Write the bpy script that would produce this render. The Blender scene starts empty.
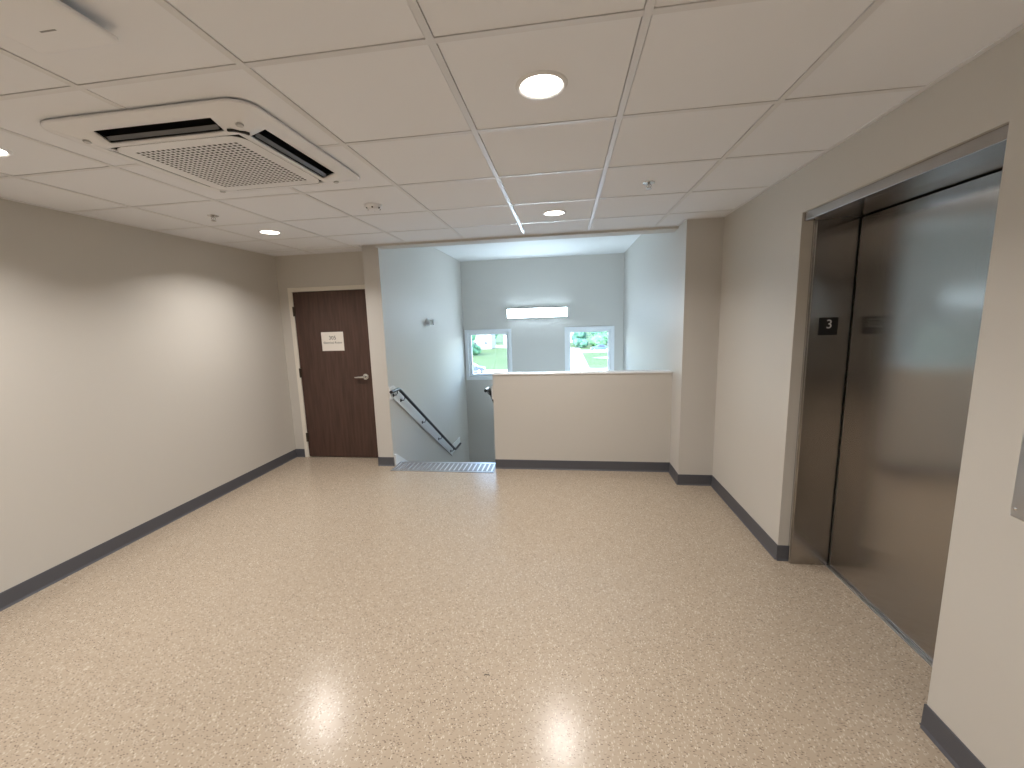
import bpy, bmesh, math, random
from mathutils import Vector, Matrix, noise
random.seed(7)
C = bpy.context.scene.collection
R = math.radians

# ------------------------------------------------------------------ materials
def mat(name, col, rough=0.5, metal=0.0, spec=0.5, **kw):
    m = bpy.data.materials.new(name); m.use_nodes = True
    b = m.node_tree.nodes['Principled BSDF']
    b.inputs['Base Color'].default_value = (*col, 1)
    b.inputs['Roughness'].default_value = rough
    b.inputs['Metallic'].default_value = metal
    b.inputs['Specular IOR Level'].default_value = spec
    for k, v in kw.items():
        b.inputs[k].default_value = v
    return m

def N(m, t, **props):
    n = m.node_tree.nodes.new(t)
    for k, v in props.items():
        setattr(n, k, v)
    return n

def L(m, a, b): m.node_tree.links.new(a, b)
def bsdf(m): return m.node_tree.nodes['Principled BSDF']

def add_bump(m, scale, strength, dist=0.002, stretch=(1, 1, 1), detail=4):
    tc = N(m, 'ShaderNodeTexCoord'); mp = N(m, 'ShaderNodeMapping')
    mp.inputs['Scale'].default_value = stretch
    nz = N(m, 'ShaderNodeTexNoise'); nz.inputs['Scale'].default_value = scale; nz.inputs['Detail'].default_value = detail
    bp = N(m, 'ShaderNodeBump'); bp.inputs['Strength'].default_value = strength; bp.inputs['Distance'].default_value = dist
    L(m, tc.outputs['Object'], mp.inputs['Vector']); L(m, mp.outputs['Vector'], nz.inputs['Vector'])
    L(m, nz.outputs['Fac'], bp.inputs['Height']); L(m, bp.outputs['Normal'], bsdf(m).inputs['Normal'])
    return nz

def tint_noise(m, scale, c1, c2, stretch=(1, 1, 1), detail=3, lo=0.35, hi=0.65):
    tc = N(m, 'ShaderNodeTexCoord'); mp = N(m, 'ShaderNodeMapping'); mp.inputs['Scale'].default_value = stretch
    nz = N(m, 'ShaderNodeTexNoise'); nz.inputs['Scale'].default_value = scale; nz.inputs['Detail'].default_value = detail
    rp = N(m, 'ShaderNodeValToRGB')
    rp.color_ramp.elements[0].position = lo; rp.color_ramp.elements[0].color = (*c1, 1)
    rp.color_ramp.elements[1].position = hi; rp.color_ramp.elements[1].color = (*c2, 1)
    L(m, tc.outputs['Object'], mp.inputs['Vector']); L(m, mp.outputs['Vector'], nz.inputs['Vector'])
    L(m, nz.outputs['Fac'], rp.inputs['Fac']); L(m, rp.outputs['Color'], bsdf(m).inputs['Base Color'])
    return rp

def emit(name, col, strength):
    m = bpy.data.materials.new(name); m.use_nodes = True
    nt = m.node_tree; nt.nodes.remove(nt.nodes['Principled BSDF'])
    e = nt.nodes.new('ShaderNodeEmission'); e.inputs['Color'].default_value = (*col, 1); e.inputs['Strength'].default_value = strength
    nt.links.new(e.outputs[0], nt.nodes['Material Output'].inputs['Surface'])
    return m

WALL = mat('greige_paint', (.585, .56, .515), .62, spec=.3); add_bump(WALL, 260, .12, .0006)
WALLS = mat('greige_paint_cool_tint', (.585, .565, .53), .55, spec=.35); add_bump(WALLS, 260, .12, .0006)  # same paint as WALL, tinted slightly cooler for the stairwell's bluish light
CEILP = mat('white_ceiling_paint', (.80, .80, .79), .6, spec=.3); add_bump(CEILP, 260, .1, .0006)
TILE = mat('ceiling_tile', (.815, .83, .86), .85, spec=.2); add_bump(TILE, 420, .25, .0012)
TBAR = mat('white_steel_grid', (.72, .725, .74), .32, spec=.5)
WHITEP = mat('white_plastic', (.81, .82, .84), .42)
OFFW = mat('cream_steel_paint', (.78, .74, .66), .4)
VINYL = mat('white_vinyl', (.80, .82, .83), .35)
WTRIM = mat('white_trim_paint', (.80, .81, .82), .4)
BLACK = mat('black_plastic', (.012, .012, .013), .35)
DARKG = mat('dark_cavity', (.03, .03, .032), .6)
GRILLB = mat('grey_filter_mesh', (.022, .022, .025), .7)
BASE = mat('charcoal_rubber_base', (.085, .087, .10), .45); add_bump(BASE, 90, .1, .001)
CHROME = mat('satin_chrome', (.72, .71, .69), .25, 1.0)
ALU = mat('brushed_aluminium', (.62, .63, .65), .32, 1.0)
RAILM = mat('dark_bronze_rail', (.035, .035, .04), .3, .6)
PAPER = mat('white_paper', (.80, .76, .70), .7)
INK = mat('black_ink', (.03, .03, .03), .6)
DIGIT = mat('white_digit', (.80, .80, .80), .5)
RUBBER = mat('stair_rubber', (.10, .10, .11), .6); add_bump(RUBBER, 60, .2, .002)

STEEL = mat('brushed_stainless', (.43, .41, .39), .2, 1.0)
def steel_setup(m):
    tc = N(m, 'ShaderNodeTexCoord'); mp = N(m, 'ShaderNodeMapping'); mp.inputs['Scale'].default_value = (260, 260, 1.2)
    nz = N(m, 'ShaderNodeTexNoise'); nz.inputs['Scale'].default_value = 1; nz.inputs['Detail'].default_value = 3
    L(m, tc.outputs['Object'], mp.inputs['Vector']); L(m, mp.outputs['Vector'], nz.inputs['Vector'])
    mr = N(m, 'ShaderNodeMapRange'); mr.inputs['To Min'].default_value = .16; mr.inputs['To Max'].default_value = .23
    L(m, nz.outputs['Fac'], mr.inputs['Value']); L(m, mr.outputs['Result'], bsdf(m).inputs['Roughness'])
    w = N(m, 'ShaderNodeTexNoise'); w.inputs['Scale'].default_value = 1.6; w.inputs['Detail'].default_value = 1
    b1 = N(m, 'ShaderNodeBump'); b1.inputs['Strength'].default_value = .25; b1.inputs['Distance'].default_value = .004
    L(m, tc.outputs['Object'], w.inputs['Vector']); L(m, w.outputs['Fac'], b1.inputs['Height'])
    b2 = N(m, 'ShaderNodeBump'); b2.inputs['Strength'].default_value = .06; b2.inputs['Distance'].default_value = .0006
    L(m, nz.outputs['Fac'], b2.inputs['Height']); L(m, b1.outputs['Normal'], b2.inputs['Normal'])
    L(m, b2.outputs['Normal'], bsdf(m).inputs['Normal'])
steel_setup(STEEL)
bsdf(STEEL).inputs['Anisotropic'].default_value = .88
tg = N(STEEL, 'ShaderNodeTangent', direction_type='RADIAL', axis='Z'); L(STEEL, tg.outputs[0], bsdf(STEEL).inputs['Tangent'])

WOOD = mat('dark_walnut_veneer', (.06, .028, .018), .34, spec=.45)
tint_noise(WOOD, 3.0, (.055, .029, .022), (.100, .055, .042), stretch=(14, 14, 1.0), detail=6, lo=.25, hi=.75)

# speckled vinyl floor tile: tan ground, cream and brown flecks, wax sheen
FLOOR = mat('speckled_vinyl_tile', (.5, .39, .28), .3, spec=.33)
def floor_setup(m):
    tc = N(m, 'ShaderNodeTexCoord')
    big = N(m, 'ShaderNodeTexNoise'); big.inputs['Scale'].default_value = .7; big.inputs['Detail'].default_value = 2
    L(m, tc.outputs['Object'], big.inputs['Vector'])
    base = N(m, 'ShaderNodeMix', data_type='RGBA')
    base.inputs[6].default_value = (.395, .325, .248, 1); base.inputs[7].default_value = (.40, .33, .252, 1)
    L(m, big.outputs['Fac'], base.inputs[0])
    prev = base.outputs[2]
    for sc, st, ang, col, thr, sz in ((165, (1, .42, 1), .6, (.62, .545, .44, 1), .20, .34), (180, (.45, 1, 1), -.4, (.19, .145, .11, 1), .24, .36),
                                      (140, (1, .5, 1), 1.3, (.49, .42, .335, 1), .28, .4), (150, (.5, 1, 1), 2.2, (.30, .24, .185, 1), .26, .38)):
        mp = N(m, 'ShaderNodeMapping'); mp.inputs['Rotation'].default_value = (0, 0, ang); mp.inputs['Scale'].default_value = st
        wob = N(m, 'ShaderNodeTexVoronoi'); wob.inputs['Scale'].default_value = sc
        L(m, tc.outputs['Object'], mp.inputs['Vector']); L(m, mp.outputs['Vector'], wob.inputs['Vector'])
        sep = N(m, 'ShaderNodeSeparateColor'); L(m, wob.outputs['Color'], sep.inputs['Color'])
        pick = N(m, 'ShaderNodeMath', operation='LESS_THAN'); pick.inputs[1].default_value = thr
        L(m, sep.outputs['Red'], pick.inputs[0])
        near = N(m, 'ShaderNodeMath', operation='LESS_THAN'); near.inputs[1].default_value = sz
        L(m, wob.outputs['Distance'], near.inputs[0])
        mul = N(m, 'ShaderNodeMath', operation='MULTIPLY'); L(m, pick.outputs[0], mul.inputs[0]); L(m, near.outputs[0], mul.inputs[1])
        mx = N(m, 'ShaderNodeMix', data_type='RGBA'); mx.inputs[7].default_value = col
        L(m, mul.outputs[0], mx.inputs[0]); L(m, prev, mx.inputs[6]); prev = mx.outputs[2]
    # thin seams of the 12 inch tiles
    br = N(m, 'ShaderNodeTexBrick'); br.offset = 0; br.inputs['Scale'].default_value = 1; br.inputs['Brick Width'].default_value = .3048
    br.inputs['Row Height'].default_value = .3048; br.inputs['Mortar Size'].default_value = .0006
    br.inputs['Color1'].default_value = br.inputs['Color2'].default_value = (1, 1, 1, 1); br.inputs['Mortar'].default_value = (.93, .92, .91, 1)
    L(m, tc.outputs['Object'], br.inputs['Vector'])
    mm = N(m, 'ShaderNodeMix', data_type='RGBA', blend_type='MULTIPLY'); mm.inputs[0].default_value = 1
    L(m, prev, mm.inputs[6]); L(m, br.outputs['Color'], mm.inputs[7])
    L(m, mm.outputs[2], bsdf(m).inputs['Base Color'])
    nz = N(m, 'ShaderNodeTexNoise'); nz.inputs['Scale'].default_value = 5; nz.inputs['Detail'].default_value = 5
    L(m, tc.outputs['Object'], nz.inputs['Vector'])
    mr = N(m, 'ShaderNodeMapRange'); mr.inputs['To Min'].default_value = .215; mr.inputs['To Max'].default_value = .245
    L(m, nz.outputs['Fac'], mr.inputs['Value']); L(m, mr.outputs['Result'], bsdf(m).inputs['Roughness'])
    n2 = N(m, 'ShaderNodeTexNoise'); n2.inputs['Scale'].default_value = 45; n2.inputs['Detail'].default_value = 3
    L(m, tc.outputs['Object'], n2.inputs['Vector'])
    bp = N(m, 'ShaderNodeBump'); bp.inputs['Strength'].default_value = .04; bp.inputs['Distance'].default_value = .0006
    L(m, n2.outputs['Fac'], bp.inputs['Height']); L(m, bp.outputs['Normal'], bsdf(m).inputs['Normal'])
floor_setup(FLOOR)

GLASS = bpy.data.materials.new('window_glass'); GLASS.use_nodes = True
def glass_setup(m):
    nt = m.node_tree; nt.nodes.remove(nt.nodes['Principled BSDF'])
    t = N(m, 'ShaderNodeBsdfTransparent'); t.inputs['Color'].default_value = (.93, .97, .98, 1)
    g = N(m, 'ShaderNodeBsdfGlossy'); g.inputs['Roughness'].default_value = .02
    f = N(m, 'ShaderNodeFresnel'); f.inputs['IOR'].default_value = 1.45
    mx = N(m, 'ShaderNodeMixShader')
    L(m, f.outputs[0], mx.inputs[0]); L(m, t.outputs[0], mx.inputs[1]); L(m, g.outputs[0], mx.inputs[2])
    L(m, mx.outputs[0], nt.nodes['Material Output'].inputs['Surface'])
glass_setup(GLASS)

LAMP_WARM = emit('warm_led_diffuser', (1.0, .90, .79), 12)
LAMP_COL, LAMP_W, SPREAD = (1.0, .945, .90), 15.2, 138
def beam(parent=None, loc=(0, 0, -.008)):
    la = bpy.data.lights.new('ceiling_lamp', 'AREA'); la.shape = 'DISK'; la.size = .146; la.color = LAMP_COL; la.energy = LAMP_W; la.spread = R(SPREAD)
    lo = bpy.data.objects.new('ceiling_lamp', la); C.objects.link(lo); lo.location = loc
    if parent: lo.parent = parent
    return lo
LAMP_COOL = emit('neutral_led_diffuser', (.66, .85, 1.0), 46)

GRASS = mat('lawn_grass', (.05, .1, .035), .9, spec=.1); tint_noise(GRASS, .25, (.034, .056, .019), (.046, .066, .027), detail=6)
CONC = mat('pale_concrete', (.46, .45, .43), .9, spec=.1); tint_noise(CONC, .6, (.22, .215, .21), (.27, .265, .26), detail=6)
LEAF = mat('leaf_green', (.045, .12, .06), .7, spec=.2); tint_noise(LEAF, 1.2, (.03, .085, .05), (.075, .17, .08), detail=4)
LEAFD = mat('leaf_dark_green', (.03, .085, .06), .7, spec=.2); tint_noise(LEAFD, 1.2, (.02, .06, .05), (.05, .12, .075), detail=4)
BARK = mat('bark', (.10, .075, .055), .9); add_bump(BARK, 12, .6, .02, (1, 1, .3))
SIDING = mat('pale_house_siding', (.20, .20, .205), .8); add_bump(SIDING, 2, .3, .02, (.2, .2, 8))
ROOF = mat('grey_shingle_roof', (.13, .13, .14), .9); add_bump(ROOF, 6, .5, .02)
HGLASS = mat('dark_house_window', (.04, .05, .06), .15)
CARB = mat('blue_grey_car_paint', (.02, .05, .11), .35, .2)
CARD = mat('dark_car_paint', (.025, .04, .075), .35, .2)
TYRE = mat('tyre_rubber', (.02, .02, .02), .8)
HUB = mat('alloy_wheel', (.6, .6, .62), .3, 1.0)
CARGL = mat('car_glass', (.02, .025, .03), .1)
CARL = mat('car_light_lens', (.6, .6, .58), .2)

# ------------------------------------------------------------------ mesh helpers
def bm_new(): return bmesh.new()

def box(bm, x0, x1, y0, y1, z0, z1):
    vs = [bm.verts.new((x, y, z)) for z in (z0, z1) for y in (y0, y1) for x in (x0, x1)]
    for f in ((0, 2, 3, 1), (4, 5, 7, 6), (0, 1, 5, 4), (1, 3, 7, 5), (3, 2, 6, 7), (2, 0, 4, 6)):
        bm.faces.new([vs[i] for i in f])
    return vs

def prism(bm, pts, axis, a0, a1):
    """extrude a closed outline (2-D pts) along an axis"""
    def P(p, a):
        return {'x': (a, p[0], p[1]), 'y': (p[0], a, p[1]), 'z': (p[0], p[1], a)}[axis]
    A = [bm.verts.new(P(p, a0)) for p in pts]; B = [bm.verts.new(P(p, a1)) for p in pts]
    bm.faces.new(A[::-1]); bm.faces.new(B)
    n = len(pts)
    for i in range(n):
        bm.faces.new((A[i], A[(i + 1) % n], B[(i + 1) % n], B[i]))

def lathe(bm, prof, seg=32, M=None):
    """prof: list of (r, z); closed at r==0"""
    M = M or Matrix()
    rings = []
    for r, z in prof:
        if r < 1e-7: rings.append([bm.verts.new(M @ Vector((0, 0, z)))])
        else: rings.append([bm.verts.new(M @ Vector((r * math.cos(2 * math.pi * k / seg), r * math.sin(2 * math.pi * k / seg), z))) for k in range(seg)])
    for a, b in zip(rings, rings[1:]):
        for k in range(seg):
            k2 = (k + 1) % seg
            if len(a) == 1 and len(b) == 1: continue
            if len(a) == 1: bm.faces.new((a[0], b[k], b[k2]))
            elif len(b) == 1: bm.faces.new((a[k], b[0], a[k2]))
            else: bm.faces.new((a[k], b[k], b[k2], a[k2]))

def tube(bm, pts, r, seg=12, cap=True):
    pts = [Vector(p) for p in pts]; rings = []
    rs = r if isinstance(r, (list, tuple)) else [r] * len(pts)
    for i, p in enumerate(pts):
        d = (pts[min(i + 1, len(pts) - 1)] - pts[max(i - 1, 0)]).normalized()
        up = Vector((0, 0, 1)) if abs(d.z) < .95 else Vector((1, 0, 0))
        a = d.cross(up).normalized(); b = a.cross(d).normalized()
        rings.append([bm.verts.new(p + (a * math.cos(2 * math.pi * k / seg) + b * math.sin(2 * math.pi * k / seg)) * rs[i]) for k in range(seg)])
    for A, B in zip(rings, rings[1:]):
        for k in range(seg):
            bm.faces.new((A[k], A[(k + 1) % seg], B[(k + 1) % seg], B[k]))
    if cap:
        bm.faces.new(rings[0][::-1]); bm.faces.new(rings[-1])

def obj(name, bm, m, parent=None, smooth=False, bevel=0, bseg=2, recalc=True):
    if recalc: bmesh.ops.recalc_face_normals(bm, faces=bm.faces[:])
    me = bpy.data.meshes.new(name); bm.to_mesh(me); bm.free()
    if smooth:
        for p in me.polygons: p.use_smooth = True
    me.materials.append(m)
    o = bpy.data.objects.new(name, me); C.objects.link(o)
    if parent: o.parent = parent
    if bevel:
        b = o.modifiers.new('bevel', 'BEVEL'); b.width = bevel; b.segments = bseg; b.limit_method = 'ANGLE'; b.angle_limit = R(40)
    if smooth:
        try:
            me.set_sharp_from_angle(angle=R(40))
        except Exception: pass
    return o

def thing(name, label, cat, loc=(0, 0, 0), group=None, kind=None, rotz=0):
    o = bpy.data.objects.new(name, None); C.objects.link(o); o.empty_display_size = .1
    o.location = loc; o.rotation_euler = (0, 0, rotz)
    o['label'] = label; o['category'] = cat
    if group: o['group'] = group
    if kind: o['kind'] = kind
    return o

def struct(name, bm, m, label, cat, bevel=0):
    o = obj(name, bm, m, bevel=bevel); o['kind'] = 'structure'; o['label'] = label; o['category'] = cat
    return o

def tag(o, label, cat, group=None):
    o['label'] = label; o['category'] = cat
    if group: o['group'] = group
    return o

def copy_tree(o, parent=None):
    c = o.copy(); C.objects.link(c)
    if parent: c.parent = parent
    for ch in list(o.children): copy_tree(ch, c)
    return c

def text(name, s, size, m, parent, M, depth=.0006, align='CENTER'):
    cu = bpy.data.curves.new('text', 'FONT'); cu.body = s; cu.size = size; cu.align_x = align; cu.align_y = 'CENTER'; cu.extrude = depth
    t = bpy.data.objects.new('text', cu); C.objects.link(t)
    dg = bpy.context.evaluated_depsgraph_get(); dg.update()
    me = bpy.data.meshes.new_from_object(t.evaluated_get(dg))
    bpy.data.objects.remove(t); bpy.data.curves.remove(cu)
    me.materials.clear(); me.materials.append(m); me.transform(M); me.name = name
    o = bpy.data.objects.new(name, me); C.objects.link(o); o.parent = parent
    return o

# ------------------------------------------------------------------ dimensions (metres, camera at x=y=0, floor z=0)
H = 2.416
XL, XR, XREAR = -3.319, 1.356, -6.0
YD = 4.60                     # wall with the brown door
YS = 4.348                    # mouth of the stairwell
XCL, XSL, XSR = -2.119, -1.940, 1.053
YC = 3.996                    # face of the right-hand column
YF, ZSC, ZLOW = 7.968, 2.711, -3.3
YO0, YO1, ZO = 1.605, 2.753, 2.159    # lift opening
XHL, ZHW = -0.765, 1.028
T0 = .3048 * 2
GX, GY = -.3796, 1.322        # ceiling grid origin

# ------------------------------------------------------------------ room shell
bm = bm_new()
box(bm, XL - .13, 1.80, XREAR - .13, YS, -.2, 0)
box(bm, XL - .13, XCL - .001, YS, YD + .13, -.2, 0)
box(bm, XSL, XSR, YS, 4.475, -.2, 0)
struct('floor', bm, FLOOR, 'tan speckled vinyl floor of the lobby', 'floor')

bm = bm_new(); box(bm, XL - .13, XL, XREAR - .13, YD + .13, 0, H + .3)
struct('wall_left', bm, WALL, 'long plain greige wall on the left', 'wall')

for nm_, a_, lab_ in (('wall_right_near', (XR, 1.80, XREAR, YO0, 0, H + .3), 'greige wall on the right of the lift door'),
                      ('wall_right_far', (XR, 1.80, YO1, YC, 0, H + .3), 'greige wall between the lift door and the column'),
                      ('wall_right_over', (XR, 1.80, YO0, YO1, ZO, H + .3), 'greige wall above the lift door'),
                      ('wall_shaft', (1.73, 1.80, YO0, YO1, 0, ZO), 'wall behind the lift door')):
    bm = bm_new(); box(bm, *a_); struct(nm_, bm, WALL, lab_, 'wall')

bm = bm_new(); box(bm, XL, 1.80, XREAR - .13, XREAR, 0, H + .3)
struct('wall_rear', bm, WALL, 'greige wall behind the camera', 'wall')

# door wall with its doorway
DX0, DX1, DZ = -3.198, -2.19, 2.047
bm = bm_new()
box(bm, XL, DX0, YD, YD + .13, 0, H + .3)
box(bm, DX1, XCL, YD, YD + .13, 0, H + .3)
box(bm, DX0, DX1, YD, YD + .13, DZ, H + .3)
box(bm, DX0 - .1, DX1 + .1, YD + .13, YD + .16, 0, DZ + .1)
struct('wall_front', bm, WALL, 'short greige wall around the brown door', 'wall')

bm = bm_new(); box(bm, XCL, XSL, YS, YF + .2, ZLOW, ZSC + .2)
struct('wall_stair_left', bm, WALLS, 'pale wall on the left of the stairwell carrying a handrail', 'wall')
bm = bm_new(); box(bm, XSR, 1.60, YC, YF + .2, ZLOW, ZSC + .2)
struct('wall_stair_right', bm, WALLS, 'pale wall and column on the right of the stairwell', 'wall')

# far stairwell wall with two window openings
W1 = (-1.872, -1.062, .507, 1.383)
W2 = (.040, .846, .507, 1.383)
bm = bm_new()
xs = [XSL, W1[0], W1[1], W2[0], W2[1], XSR]; zs = [ZLOW, .507, 1.383, ZSC + .2]
for i in range(5):
    for j in range(3):
        if j == 1 and i in (1, 3): continue
        box(bm, xs[i], xs[i + 1], YF, YF + .2, zs[j], zs[j + 1])
bmesh.ops.remove_doubles(bm, verts=bm.verts[:], dist=1e-5)
fs = [f for f in bm.faces]
seen = {}
for f in fs:
    k = tuple(sorted(v.index for v in f.verts))
bm.verts.index_update()
for f in fs: seen.setdefault(tuple(sorted(v.index for v in f.verts)), []).append(f)
bmesh.ops.delete(bm, geom=[f for v in seen.values() if len(v) > 1 for f in v], context='FACES')
struct('wall_stair_far', bm, WALLS, 'grey far wall of the stairwell with two windows and a strip light', 'wall')

# half wall guarding the stairs
bm = bm_new(); box(bm, XHL, XSR, YS - .013, YS + .115, 0, ZHW)
hw = struct('wall_half', bm, WALL, 'low greige guard wall in front of the stairwell', 'wall')
bm = bm_new(); box(bm, XHL - .006, XSR, YS - .021, YS + .123, ZHW, ZHW + .016)
obj('cap', bm, WTRIM, hw, bevel=.003)

# header over the stairwell mouth, stair ceiling, lobby ceiling
YB = 4.262
bm = bm_new(); box(bm, XSL, XSR, YB, YB + .19, H - .024, ZSC + .2)
struct('trim_1', bm, WALL, 'drywall header where the lobby ceiling ends at the stairwell', 'header')
bm = bm_new(); box(bm, XSL, XSR, YB + .19, YF, ZSC, ZSC + .15)
struct('ceiling_stair', bm, CEILP, 'smooth white ceiling of the stairwell', 'ceiling')

gxs = [XL] + [GX + k * T0 for k in range(-4, 3)] + [XR]
gys = [XREAR] + [GY + j * T0 for j in range(-12, 5)] + [YB]
AC = Vector((-1.570, 1.925))
bm = bm_new()
def in_ac(x0, x1, y0, y1): return x1 > AC.x - .415 and x0 < AC.x + .415 and y1 > AC.y - .415 and y0 < AC.y + .415
def tile(x0, x1, y0, y1):
    z = H + .004
    e = .007
    # tile face with a small revealed (tegular) edge
    o = [bm.verts.new(p + (z + .006,)) for p in ((x0, y0), (x1, y0), (x1, y1), (x0, y1))]
    i = [bm.verts.new(p + (z - .004,)) for p in ((x0 + .0145, y0 + .0145), (x1 - .0145, y0 + .0145), (x1 - .0145, y1 - .0145), (x0 + .0145, y1 - .0145))]
    o2 = [bm.verts.new(p + (z + .006,)) for p in ((x0 + .0145, y0 + .0145), (x1 - .0145, y0 + .0145), (x1 - .0145, y1 - .0145), (x0 + .0145, y1 - .0145))]
    bm.faces.new(i[::-1])
    for k in range(4):
        k2 = (k + 1) % 4
        bm.faces.new((o2[k], o2[k2], i[k2], i[k])); bm.faces.new((o[k], o[k2], o2[k2], o2[k]))
for i in range(len(gxs) - 1):
    for j in range(len(gys) - 1):
        x0, x1, y0, y1 = gxs[i], gxs[i + 1], gys[j], gys[j + 1]
        if in_ac(x0, x1, y0, y1):
            # cut the field tile round the cassette's casing
            ax0, ax1, ay0, ay1 = AC.x - .415, AC.x + .415, AC.y - .415, AC.y + .415
            cx = sorted({x0, x1, *[v for v in (ax0, ax1) if x0 < v < x1]}); cy = sorted({y0, y1, *[v for v in (ay0, ay1) if y0 < v < y1]})
            for a, b in zip(cx, cx[1:]):
                for c, d in zip(cy, cy[1:]):
                    if ax0 <= (a + b) / 2 <= ax1 and ay0 <= (c + d) / 2 <= ay1: continue
                    bm.faces.new([bm.verts.new((p[0], p[1], H)) for p in ((a, c), (a, d), (b, d), (b, c))])
        else:
            tile(x0, x1, y0, y1)
for x0, x1 in ((XL, gxs[1]), (gxs[1], gxs[2]), (gxs[2], XCL)):
    tile(x0, x1, YB, YB + .1); tile(x0, x1, YB + .1, YD)
box(bm, XL - .1, XR + .3, XREAR - .1, YD + .1, H + .30, H + .32)
ceil = struct('ceiling', bm, TILE, 'suspended ceiling of square off-white tiles', 'ceiling')
bm = bm_new()
bw, zb = .012, H - .003
def acsplit(lo, hi, c):  # a bar runs past the cassette in two pieces
    return [(lo, c - .415), (c + .415, hi)]
for k in range(-4, 3):
    x = GX + k * T0
    segs = [(XREAR, YB)]
    if abs(x - AC.x) < .415: segs = acsplit(XREAR, YB, AC.y)
    if x < XCL: segs = [(XREAR, YD)]
    for a, b in segs: box(bm, x - bw, x + bw, a, b, zb, H + .012)
for j in range(-12, 5):
    y = GY + j * T0
    segs = [(XL, XR)] if abs(y - AC.y) > .415 else acsplit(XL, XR, AC.x)
    for a, b in segs:
        for xa in range(len(gxs) - 1):
            lo, hi = max(a, gxs[xa] + (bw if xa else 0)), min(b, gxs[xa + 1] - (bw if xa < len(gxs) - 2 else 0))
            if hi - lo > .02: box(bm, lo, hi, y - bw, y + bw, zb + .0006, H + .012)
box(bm, XL, XCL, 4.37 - bw, 4.37 + bw, zb + .0006, H + .012)
# wall angle all round
for a in ((XL, XL + .02, XREAR, YD), (XR - .02, XR, XREAR, YC), (XL, XCL, YD - .02, YD), (XSR, XR, YC - .02, YC), (XSR - .02, XSR, YC, YB), (XCL, XSR, YB - .018, YB + .0), (XL, XR, XREAR, XREAR + .02)):
    box(bm, *a, zb - .001, H + .008)
obj('ceiling_grid', bm, TBAR, ceil)

# baseboards: a cove profile swept along each wall foot
def base(bm, p, q, n, h=.102):
    p, q, n = Vector((*p, 0)), Vector((*q, 0)), Vector((*n, 0))
    prof = ((0, 0), (.014, 0), (.0125, .004), (.007, .013), (.005, h - .004), (.003, h), (0, h))
    A = [bm.verts.new(p + n * a + Vector((0, 0, z))) for a, z in prof]; B = [bm.verts.new(q + n * a + Vector((0, 0, z))) for a, z in prof]
    bm.faces.new(A[::-1]); bm.faces.new(B)
    for i in range(len(prof)):
        j = (i + 1) % len(prof); bm.faces.new((A[i], A[j], B[j], B[i]))
def basebd(name, segs, label):
    bm = bm_new()
    for s in segs: base(bm, *s)
    return struct(name, bm, BASE, label, 'baseboard')
basebd('baseboard_left', [((XL, XREAR), (XL, YD), (1, 0))], 'charcoal rubber baseboard along the left wall')
basebd('baseboard_front', [((XL, YD), (DX0 - .002, YD), (0, -1))], 'short charcoal baseboard between the left wall and the brown door')
basebd('baseboard_column', [((XCL - .006, YS), (XSL + .004, YS), (0, -1)), ((XCL, YS - .004), (XCL, YD), (-1, 0))], 'short charcoal baseboard on the wall end between door and stairs')
basebd('baseboard_half', [((XHL, YS - .013), (XSR - .0, YS - .013), (0, -1))], 'charcoal baseboard along the low guard wall')
basebd('baseboard_right', [((XSR, YC - .006), (XSR, YS - .013), (-1, 0)), ((XSR - .006, YC), (XR, YC), (0, -1)), ((XR, YO1), (XR, YC), (-1, 0)), ((XR - .006, YO1), (1.417, YO1), (0, -1))],
       'charcoal baseboard round the column and up to the lift')
basebd('baseboard_rear', [((XR, XREAR), (XR, YO0), (-1, 0)), ((XR - .006, YO0), (1.417, YO0), (0, 1)), ((XL, XREAR), (XR, XREAR), (0, 1))], 'charcoal baseboard on the wall right of the lift')

# ------------------------------------------------------------------ brown door
d = thing('door_1', 'dark brown wooden door in a cream steel frame at the far left', 'door', (0, 0, 0), kind='structure')
bm = bm_new()
prism(bm, [(DX0, 0), (DX0, DZ), (DX1, DZ), (DX1, 0), (DX1 - .05, 0), (DX1 - .05, DZ - .047), (DX0 + .05, DZ - .047), (DX0 + .05, 0)], 'y', YD - .012, YD + .02)
prism(bm, [(DX0 + .004, 0), (DX0 + .004, DZ - .004), (DX1 - .004, DZ - .004), (DX1 - .004, 0), (DX1 - .034, 0), (DX1 - .034, DZ - .032), (DX0 + .034, DZ - .032), (DX0 + .034, 0)], 'y', YD + .06, YD + .13)
box(bm, DX0, DX0 + .046, YD + .02, YD + .06, 0, DZ); box(bm, DX1 - .046, DX1, YD + .02, YD + .06, 0, DZ); box(bm, DX0 + .046, DX1 - .046, YD + .02, YD + .06, DZ - .044, DZ)
obj('door_frame', bm, OFFW, d, bevel=.003)
bm = bm_new(); box(bm, DX0 + .051, DX1 - .051, YD + .002, YD + .046, .010, DZ - .050)
obj('door_leaf', bm, WOOD, d, bevel=.002)
for z in (1.775, 1.05, .255):
    bm = bm_new()
    tube(bm, [(DX0 + .049, YD - .012, z - .055), (DX0 + .049, YD - .012, z + .055)], .0085, 10)
    box(bm, DX0 + .050, DX0 + .068, YD - .006, YD + .001, z - .052, z + .052)
    obj('hinge', bm, mat('dark_bronze_hinge', (.10, .08, .06), .4, .8) if z > 1.7 else bpy.data.materials['dark_bronze_hinge'], d, smooth=True)
LX, LZ = -2.322, .994
hd = None
bm = bm_new()
lathe(bm, [(0, 0), (.037, 0), (.038, .004), (.035, .010), (.016, .013), (.013, .03), (.012, .05), (0, .052)], 28, Matrix.Translation((LX, YD + .002, LZ)) @ Matrix.Rotation(R(90), 4, 'X'))
hd = obj('lever_handle', bm, CHROME, d, smooth=True)
bm = bm_new()
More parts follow.
